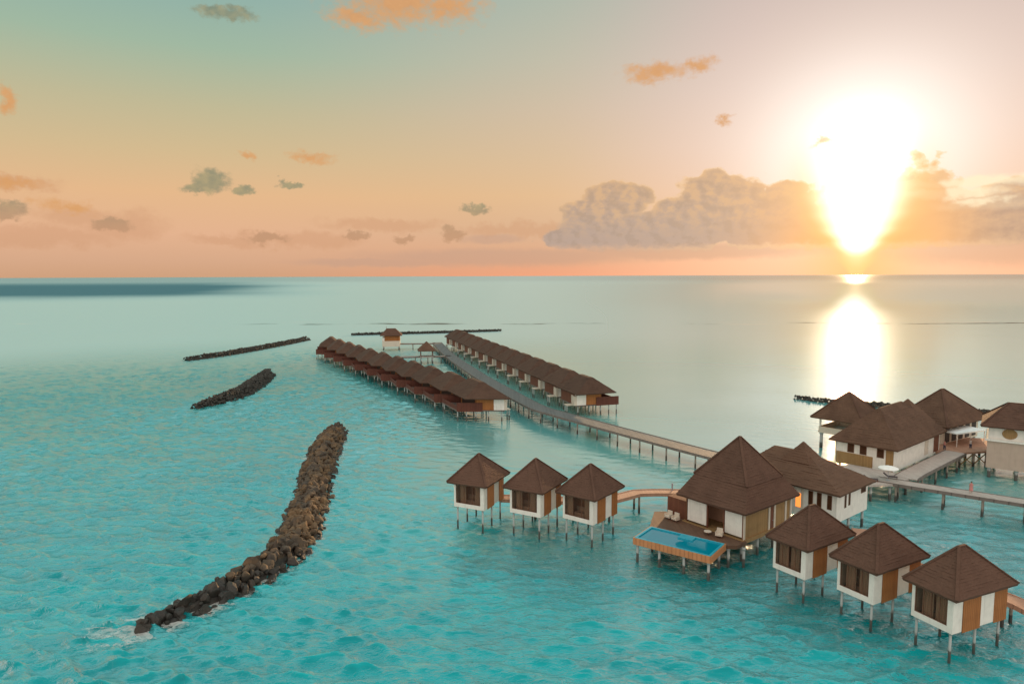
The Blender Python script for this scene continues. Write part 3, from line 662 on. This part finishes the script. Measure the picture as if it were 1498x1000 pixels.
n4 = thing('reception_hall', 'tall pyramid roofed hall behind the white canopy', 'building', (*at(83.2, 132.4), 0), 33)
MB().box(-7, 7, -3.6, 3.6, 2.5, 6.3).build('wall', 'cream_paint', n4)
for x in (-6, -3.4, -.8, 1.8, 4.4): MB().box(x, x+1.6, -3.68, -3.603, 2.9, 5.6).build('doorway', 'dark_gap', n4)
low, high = (-8.3, 8.3, -5.0, 5.0), (-.4, .4, -.1, .1)
rf = MB().hip(low, 6.3, high, 11.9, 16, 10, th_=.25).build('roof', 'roof_shingle_glare', n4); caps(rf, low, 6.3, high, 11.9, .3)
piles(n4, [(x, y) for x in (-6.5, 0, 6.5) for y in (-3.2, 3.2)], 2.497, .2)

n5 = thing('raised_house', 'raised house at the right edge with beige base and white upper wall', 'building', (*at(89.3, 107.4), 0), 54)
LX, LY = 9, 12
MB().box(0, LX, 0, LY, 1.7, 6.3).build('base_wall', 'base_render', n5)
MB().box(-.3, LX+.3, -.3, LY+.3, 6.303, 6.62).build('floor_beam', 'white_paint', n5)
MB().box(.1, LX-.1, .1, LY-.1, 6.623, 8.9).build('wall', 'white_paint', n5)
w_ = MB().raw([(q, 9.0+1.05*math.cos(a), 7.7+.85*math.sin(a)) for q in (.02, .097) for a in [2*math.pi*k/18 for k in range(18)]], [tuple(range(18)), tuple(range(35, 17, -1))]+[(k, (k+1) % 18, 18+(k+1) % 18, 18+k) for k in range(18)]).build('round_window', 'timber_olive', n5)
for y in (2.0, 4.6, 6.3): MB().box(.04, .097, y, y+.7, 7.0, 8.5).build('window', 'window_frame', n5)
low, high = (-1, LX+1, -1, LY+1), (4.2, 4.8, 4.6, 9.4)
rf = MB().hip(low, 8.9, high, 12.2, 12, 12, th_=.25).build('roof', 'roof_shingle', n5); caps(rf, low, 8.9, high, 12.2, .3)
piles(n5, [(x, y) for x in (.5, 8.5) for y in (.6, 4.2, 7.8, 11.5)], 1.697, .24)

n6 = thing('canopy', 'flat white canopy on slim posts over the arrival deck', 'canopy', (*at(83.3, 127.0), 0), 22)
MB().box(-4.0, 4.0, -2.4, 2.4, 5.1, 5.32).build('canopy_top', 'canopy_white', n6)
for x in (-3.7, 0, 3.7):
    for y in (-2.2, 2.2): MB().cyl(x, y, 2.8, 5.097, .07, .07, 8).build('post', 'white_paint', n6)

ad = thing('arrival_deck', 'wide timber deck with braced stilts below the white canopy', 'deck', (80, 125, 0))
ap = [(75.5, 119.0), (86.5, 121.0), (90.5, 130), (79, 133), (74, 124)]
ap = [at(*q) for q in ap]
MB().poly([(x-80, y-125) for x, y in ap], 2.45, 2.78).build('deck', 'deck_plank_warm', ad)
piles(ad, [(x-80, y-125) for x, y in (at(*q) for q in ((76.3, 119.7), (79, 120.1), (81.8, 120.6), (84.4, 121.1), (86.2, 121.5), (78, 124), (84, 126), (88, 128), (80, 131)))], 2.447, .2, 'pile_grey')
fp = [(76.3, 119.7), (79, 120.1), (81.8, 120.6), (84.4, 121.1), (86.2, 121.5)]
fp = [at(*q) for q in fp]
for a, c in zip(fp, fp[1:]):
    for z0, z1 in ((.4, 2.3), (2.3, .4)): MB().bar((a[0]-80, a[1]-125, z0), (c[0]-80, c[1]-125, z1), .14, .14).build('brace', 'timber_olive', ad)

gd = thing('umbrella_deck', 'pale plank landing with white parasol in front of the long hall', 'deck', (57, 105, 0))
gp = [(49.5, 101.5), (57.2, 102.0), (62.0, 105.4), (60.2, 108.4), (55.6, 113.2), (49.5, 108.5)]
gp = [at(*q) for q in gp]
MB().poly([(x-57, y-105) for x, y in gp], 2.4, 2.74).build('deck', 'deck_plank', gd)
piles(gd, [(x-57, y-105) for x, y in (at(*q) for q in ((50.3, 102.1), (54, 102.5), (57, 102.7), (61, 105.4), (55, 111), (51, 107.5)))], 2.397, .18)

# ------------------------------------------------------------------ far pavilion and hut
p1 = thing('far_pavilion', 'far two storey pavilion with dark roof between the villa rows', 'pavilion', (-56, 316, 0), 8)
MB().box(-4, 4, -3.5, 3.5, 1.8, 4.4).build('base_wall', 'cream_paint', p1)
b = MB().box(-3, 4, -3.2, 3.2, 4.403, 7.0); b.build('wall', 'timber_panel', p1)
MB().box(-4, -3.003, -3.2, 3.2, 4.403, 6.0).build('white_panel', 'white_paint', p1)
MB().hip((-5, 5, -4.4, 4.4), 7.0, (-1.9, 1.9, -.1, .1), 10.0, 8, 6).build('roof', 'roof_shingle', p1)
piles(p1, [(x, y) for x in (-3.6, 3.6) for y in (-3, 3)], 1.797, .2)
MB().cyl(-2.2, 0, 9.5, 10.9, .12, .05, 8).build('finial', 'timber_dark', p1)
p2 = thing('open_hut', 'small open hut with dark pyramid roof on the cross walkway', 'hut', (-33.5, 266.5, 0), 10)
MB().box(-2.6, 2.6, -2.6, 2.6, 2.55, 2.86).build('floor', 'deck_plank', p2)
for s in (-1, 1):
    for t in (-1, 1): MB().cyl(s*2.3, t*2.3, 2.863, 5.2, .12, .12, 8).build('post', 'timber_dark', p2)
MB().hip((-3.5, 3.5, -3.5, 3.5), 5.2, (-.1, .1, -.1, .1), 8.6, 8, 5).build('roof', 'roof_shingle_glare', p2)
piles(p2, [(x, y) for x in (-2.2, 2.2) for y in (-2.2, 2.2)], 2.547, .18)

# ------------------------------------------------------------------ breakwaters
def rock_mesh(seed, n=2):
    import bmesh
    bm = bmesh.new(); bmesh.ops.create_icosphere(bm, subdivisions=n, radius=1.0); r_ = np.random.default_rng(seed)
    k = r_.normal(size=(10, 3)); k /= np.linalg.norm(k, axis=1)[:, None]; off = r_.uniform(.36, .68, 10)
    for v in bm.verts:
        c = np.array(v.co)
        for kk, oo in zip(k, off):
            dd = c@kk - oo
            if dd > 0: c = c - kk*dd
        c = c*1.5*(1+.025*r_.normal()); v.co = Vector(c)
    vs = [tuple(v.co) for v in bm.verts]; fs = [tuple(v.index for v in f.verts) for f in bm.faces]; bm.free(); return np.array(vs), fs
ROCK = [rock_mesh(100+i) for i in range(9)]; ROCK_LO = [rock_mesh(200+i, 1) for i in range(6)]
ROCK_ME = []
for i, (vs, fs) in enumerate(ROCK):
    me = bpy.data.meshes.new('boulder'); me.from_pydata([tuple(v) for v in vs], [], fs); me.materials.append(MT['rock']); me.update(); ROCK_ME.append(me)
def axis_pts(pts, step):
    P = [np.array(p, float) for p in pts]; out = []
    for a, c in zip(P, P[1:]):
        n = max(1, int(np.linalg.norm((c-a)[:2])/step))
        for k in range(n): out.append((a+(c-a)*k/n, (c-a)[:2]/np.linalg.norm((c-a)[:2])))
    return out
def smooth_axis(pts, it=2):
    P = [np.array(p, float) for p in pts]
    for _ in range(it):
        Q = [P[0]]
        for a, c in zip(P, P[1:]): Q += [a*.75+c*.25, a*.25+c*.75]
        P = Q+[P[-1]]
    return P
def scatter(pts, height, size, step, lat):
    res = []
    for (p, t) in axis_pts(smooth_axis(pts), step):
        hw = p[2]; n = np.array([-t[1], t[0]]); m = max(5, int(2*hw/lat))
        for k in range(m+1):
            u = -1+2*k/m+random.uniform(-.12, .12); q = p[:2]+n*u*hw+t*random.uniform(-.45, .45)*step
            hh = height*max(0, 1-abs(u)**1.7)*min(1, hw/2.6); s = size*random.choice((.55, .7, .8, .95, 1.1, 1.45))*random.uniform(.9, 1.1)
            res.append((q[0], q[1], hh-.25*s+random.uniform(-.12, .2), s))
    return res
def rot():
    e = [random.uniform(0, 6.28) for _ in range(3)]; return e
def rocks_merged(rocks, lib, m, name, loc, core=None):
    V = []; Fs = []
    for (x, y, z, s) in rocks:
        vs, fs = random.choice(lib); e = rot(); Mx = np.array(__import__('mathutils').Euler(e).to_matrix())
        q = (vs*np.array([s*random.uniform(.85, 1.25), s, s*random.uniform(.65, .95)]))@Mx.T+np.array([x, y, z])
        o = len(V); V += [tuple(v) for v in (q-np.array(loc))]; Fs += [tuple(i+o for i in f) for f in fs]
    if core:
        pts, height = core; ring = []
        for (p, t) in axis_pts(smooth_axis(pts), 1.5):
            n = np.array([-t[1], t[0]])
            ring.append([(*(p[:2]+n*u*p[2]-np.array(loc[:2])), height*max(0, 1-abs(u)**1.7)*.72*min(1, p[2]/2.6)-.5*abs(u)-.3) for u in (-1, -.6, -.2, .2, .6, 1)])
        o = len(V)
        for r_ in ring: V += r_
        for i in range(len(ring)-1):
            for k in range(5): Fs.append((o+6*i+k, o+6*i+k+1, o+6*i+6+k+1, o+6*i+6+k))
    b = MB(); b.v = V; b.f = Fs; ob = b.build(name, m); ob.location = loc; return ob
BW = [(-36.0, 63.6, .7), (-34.9, 65.0, 1.0), (-33.4, 67.2, 1.5), (-31.0, 71.2, 2.0), (-28.2, 77.5, 2.3), (-27.7, 85.0, 2.5), (-29.2, 93.0, 2.5), (-31.0, 103.0, 2.5), (-33.6, 115.0, 2.6), (-36.2, 128.0, 2.6), (-38.2, 141.0, 2.6), (-38.9, 149.5, 2.2)]
near = scatter(BW, 1.8, .44, .62, .58)
near.sort(key=lambda r_: r_[0]**2+r_[1]**2+34**2 - r_[2]*400)
for (x, y, z, s) in near[:300]:
    o = bpy.data.objects.new('boulder', random.choice(ROCK_ME)); col.objects.link(o)
    o.location = (x, y, z); o.rotation_euler = rot(); o.scale = (s*random.uniform(.85, 1.3), s, s*random.uniform(.65, .95))
    tag(o, 'weathered brown boulder piled on the near half of the long breakwater', 'boulder', 'boulders of the long breakwater')
tag(rocks_merged(near[300:], ROCK, 'rock', 'breakwater_rocks', (-35, 120, 0), (BW, 2.5)), 'mass of brown rocks forming the far half of the long breakwater', 'breakwater', None, 'stuff')
def bw(label, pts, height, size, step, lat):
    r_ = scatter(pts, height, size, step, lat); c = pts[len(pts)//2]
    tag(rocks_merged(r_, ROCK_LO, 'rock_far', 'breakwater', (c[0], c[1], 0), (pts, height)), label, 'breakwater', 'distant rock breakwaters')
bw('short dark bent rock breakwater in the middle left water', [(-82.5, 175, 1.2), (-80, 183, 2.4), (-78.6, 190, 2.8), (-79.5, 203, 3.2), (-82.5, 222, 3.4), (-85, 236, 2.2)], 2.2, .40, .62, .56)
bw('long thin rock breakwater farthest to the left', [(-133, 277, 2.2), (-124.5, 295, 2.8), (-116.5, 331, 3.0), (-110.5, 367, 2.6)], 1.7, .38, .68, .62)
bw('low dark rock breakwater behind the far ends of the villa rows', [(-93, 396, 2.5), (-45, 408, 3.0), (-6.5, 422, 2.4)], 1.1, .34, .62, .6)
bw('low rock breakwater beyond the corner pavilion in the sun glitter', [(78.5, 186.5, 1.4), (88, 177, 2.0), (112, 165.5, 2.2), (121, 160, 1.8)], 1.2, .34, .6, .5)

# foam washing round the near breakwater
V, Fs, ed = [], [], []
ax = axis_pts(smooth_axis([(-43, 60.5, 1.0), (-38.5, 62.5, 2.2)]+BW), 1.0)
for (p, t) in ax:
    n = np.array([-t[1], t[0]])
    for u, e in ((-1.9, 0), (-1.35, .7), (-1.0, 1.0), (0, 1), (1.0, 1.0), (1.35, .6), (1.9, 0)):
        q = p[:2]+n*u*max(p[2], 2.0); V.append((q[0], q[1], .03)); ed.append(e*(max(0, min(1, (p[0]+43)/6.0)) if p[0] < -35.5 else (1.0 if p[1] < 72 else .6)))
for i in range(len(ax)-1):
    for k in range(6): Fs.append((7*i+k, 7*i+k+1, 7*i+8+k, 7*i+7+k))
b = MB(); b.v = V; b.f = Fs; fo = b.build('sea_foam', 'foam'); ea = fo.data.attributes.new('edge', 'FLOAT', 'POINT'); ea.data.foreach_set('value', ed)
tag(fo, 'thin white wash of foam around the foot of the long breakwater', 'foam', None, 'stuff')

# ------------------------------------------------------------------ furniture and people
um = thing('parasol', 'white round parasol on the landing before the long hall', 'parasol', (*at(57.2, 103.7), 2.74))
b = MB(); n = 16; vs = [(0, 0, 2.30)]
for r_, z in ((.7, 2.20), (1.4, 1.98)):
    vs += [(r_*math.cos(2*math.pi*k/n), r_*math.sin(2*math.pi*k/n), z+(.04 if k % 2 else 0)) for k in range(n)]
vs += [(1.4*math.cos(2*math.pi*k/n), 1.4*math.sin(2*math.pi*k/n), 1.88) for k in range(n)]
b.raw(vs, [(0, 1+k, 1+(k+1) % n) for k in range(n)]+[(1+n*j+k, 1+n*j+n+k, 1+n*j+n+(k+1) % n, 1+n*j+(k+1) % n) for j in (0, 1) for k in range(n)]); b.build('canopy', 'canvas', um)
MB().cyl(0, 0, 0, 2.28, .03, .03, 8).build('pole', 'metal_grey', um); MB().cyl(0, 0, 0, .1, .3, .28, 12).build('base', 'metal_grey', um)
def lounger(name, label, loc, yaw, grp_=None):
    t = thing(name, label, 'sun lounger', loc, yaw, grp_)
    MB().box(0, 1.35, 0, .65, .28, .40).build('seat', 'fabric_dark', t)
    MB().raw([(1.353, 0, .28), (1.353, .65, .28), (1.95, .65, .75), (1.95, 0, .75), (1.353, 0, .4), (1.353, .65, .4), (1.9, .65, .86), (1.9, 0, .86)], [(0, 1, 2, 3), (7, 6, 5, 4), (0, 4, 5, 1), (1, 5, 6, 2), (2, 6, 7, 3), (3, 7, 4, 0)]).build('backrest', 'fabric_dark', t)
    for x in (.1, 1.2):
        for y in (.06, .59): MB().box(x-.03, x+.03, y-.03, y+.03, 0, .277).build('leg', 'timber_dark', t)
lounger('sun_lounger', 'dark sun lounger on the landing left of the white parasol', (*at(55.6, 103.6), 2.74), 160)
lounger('sun_lounger', 'dark sun lounger on the landing right of the white parasol', (*at(59.2, 104.6), 2.74), 150)
def chair(label, lx, ly, yaw=38):
    c_, s_ = math.cos(R(38)), math.sin(R(38)); t = thing('armchair', label, 'armchair', (27.2+c_*lx-s_*ly, at(27.2, 80.5)[1]+s_*lx+c_*ly, 2.72), yaw, 'armchairs on the terrace')
    MB().box(-.35, .35, -.35, .35, .25, .45).build('seat', 'cream_paint', t); MB().box(.25, .37, -.35, .35, .453, 1.05).build('backrest', 'cream_paint', t)
    for y in (-.42, .353): MB().box(-.35, .35, y, y+.067, .25, .68).build('arm', 'cream_paint', t)
    for x in (-.3, .3):
        for y in (-.3, .3): MB().box(x-.03, x+.03, y-.03, y+.03, 0, .247).build('leg', 'timber_dark', t)
chair('left cream armchair against the dark annex wall', -1.0, 10.2); chair('right cream armchair against the dark annex wall', -1.0, 9.1)
chair('cream armchair on the terrace in front of the right white panel', -1.2, 2.4, 60)
tb = thing('low_table', 'low round table on the terrace beside the cream armchair', 'table', (*at(23.6, 82.4), 2.72))
MB().cyl(0, 0, .42, .48, .45, .45, 16).build('tabletop', 'cream_paint', tb); MB().cyl(0, 0, 0, .417, .08, .06, 10).build('leg', 'timber_dark', tb)
bl = thing('bollard_lamp', 'small grey bollard lamp at the end of the orange walkway', 'lamp', (*at(23.3, 99.3), 2.8))
MB().cyl(0, 0, 0, .85, .12, .12, 12).build('post', 'metal_grey', bl); MB().cyl(0, 0, .853, 1.05, .15, .1, 12).build('cap', 'metal_grey', bl)

def person(label, loc, yaw, cloth, legm, stride=.12, dress=False):
    root = thing('person', label, 'person', loc, yaw)
    J = {'pel': (0, 0, .95, .13), 'wai': (0, 0, 1.10, .12), 'che': (0, .0, 1.32, .145), 'nec': (0, .0, 1.48, .06), 'hd0': (0, .01, 1.58, .085), 'hd1': (0, .0, 1.70, .075)}
    E = [('pel', 'wai'), ('wai', 'che'), ('che', 'nec'), ('nec', 'hd0'), ('hd0', 'hd1')]
    for s, n_ in ((-1, 'l'), (1, 'r')):
        J.update({n_+'sh': (s*.18, 0, 1.40, .06), n_+'el': (s*.23, -.03, 1.12, .045), n_+'wr': (s*.22, .06, .88, .032), n_+'ha': (s*.21, .09, .79, .03),
                  n_+'hip': (s*.09, 0, .90, .095), n_+'kn': (s*.1, s*stride*.6+.03, .50, .065), n_+'an': (s*.1, s*stride, .09, .042), n_+'to': (s*.11, s*stride+.15, .035, .03)})
        E += [('che', n_+'sh'), (n_+'sh', n_+'el'), (n_+'el', n_+'wr'), (n_+'wr', n_+'ha'), ('pel', n_+'hip'), (n_+'hip', n_+'kn'), (n_+'kn', n_+'an'), (n_+'an', n_+'to')]
    keys = list(J); me = bpy.data.meshes.new('body'); me.from_pydata([J[k][:3] for k in keys], [(keys.index(a), keys.index(c)) for a, c in E], [])
    o = bpy.data.objects.new('tmp', me); col.objects.link(o); o.modifiers.new('s', 'SKIN'); sub = o.modifiers.new('u', 'SUBSURF'); sub.levels = sub.render_levels = 1
    for i, k in enumerate(keys):
        sv = me.skin_vertices[0].data[i]; sv.radius = (J[k][3],)*2; sv.use_root = (k == 'pel')
    dg = bpy.context.evaluated_depsgraph_get(); nm = bpy.data.meshes.new_from_object(o.evaluated_get(dg)); bpy.data.objects.remove(o)
    nm.materials.clear(); nm.materials.append(MT['skin']); bo = bpy.data.objects.new('body', nm); col.objects.link(bo); bo.parent = root
    b = MB(); n = 14; prof = [(.17, .13, .88), (.16, .125, 1.0), (.15, .12, 1.12), (.19, .14, 1.30), (.17, .12, 1.43), (.08, .08, 1.47)]
    if dress: prof = [(.26, .24, .45), (.22, .2, .7)]+prof
    vs = [(a*math.cos(2*math.pi*k/n), c*math.sin(2*math.pi*k/n), z) for a, c, z in prof for k in range(n)]
    b.raw(vs, [(j*n+k, j*n+(k+1) % n, j*n+n+(k+1) % n, j*n+n+k) for j in range(len(prof)-1) for k in range(n)]); b.build('dress' if dress else 'shirt', cloth, root, True)
    if not dress:
        b = MB()
        for s in (-1, 1): b.cyl(s*.1, s*stride*.95, .12, .52, .075, .095, 10, 0, -s*stride*.35); b.cyl(s*.1, s*stride*.6, .52, .92, .095, .125, 10, 0, -s*stride*.6)
        b.build('trousers', legm, root, True)
    MB().raw([(.1*math.cos(a)*math.cos(e), -.02+.105*math.sin(a)*math.cos(e), 1.66+.12*math.sin(e)) for e in (-.3, .3, .8, 1.3) for a in [2*math.pi*k/10 for k in range(10)]],
             [(j*10+k, j*10+(k+1) % 10, j*10+10+(k+1) % 10, j*10+10+k) for j in range(3) for k in range(10)]).build('hair', 'hair', root, True)
person('person in a red pink dress walking on the pale footbridge', (*at(65.6, 97.4), 2.8), -35, 'dress', 'trouser', .14, True)
person('person in a pale shirt standing at the edge of the arrival deck', (*at(82.4, 122.4), 2.78), 150, 'shirt', 'trouser', .04)
person('person in a red top near the head of the side walkway', (*at(77.2, 121.6), 2.78), 100, 'dress', 'trouser', .08)

# ------------------------------------------------------------------ render settings
sc.view_settings.view_transform = 'Standard'; sc.view_settings.look = 'None'; sc.view_settings.exposure = 0; sc.view_settings.gamma = 1
sc.render.engine = 'CYCLES'
sc.cycles.use_denoising = True
sc.cycles.max_bounces = 6; sc.cycles.diffuse_bounces = 3; sc.cycles.glossy_bounces = 3; sc.cycles.transparent_max_bounces = 8
sc.cycles.sample_clamp_indirect = 3
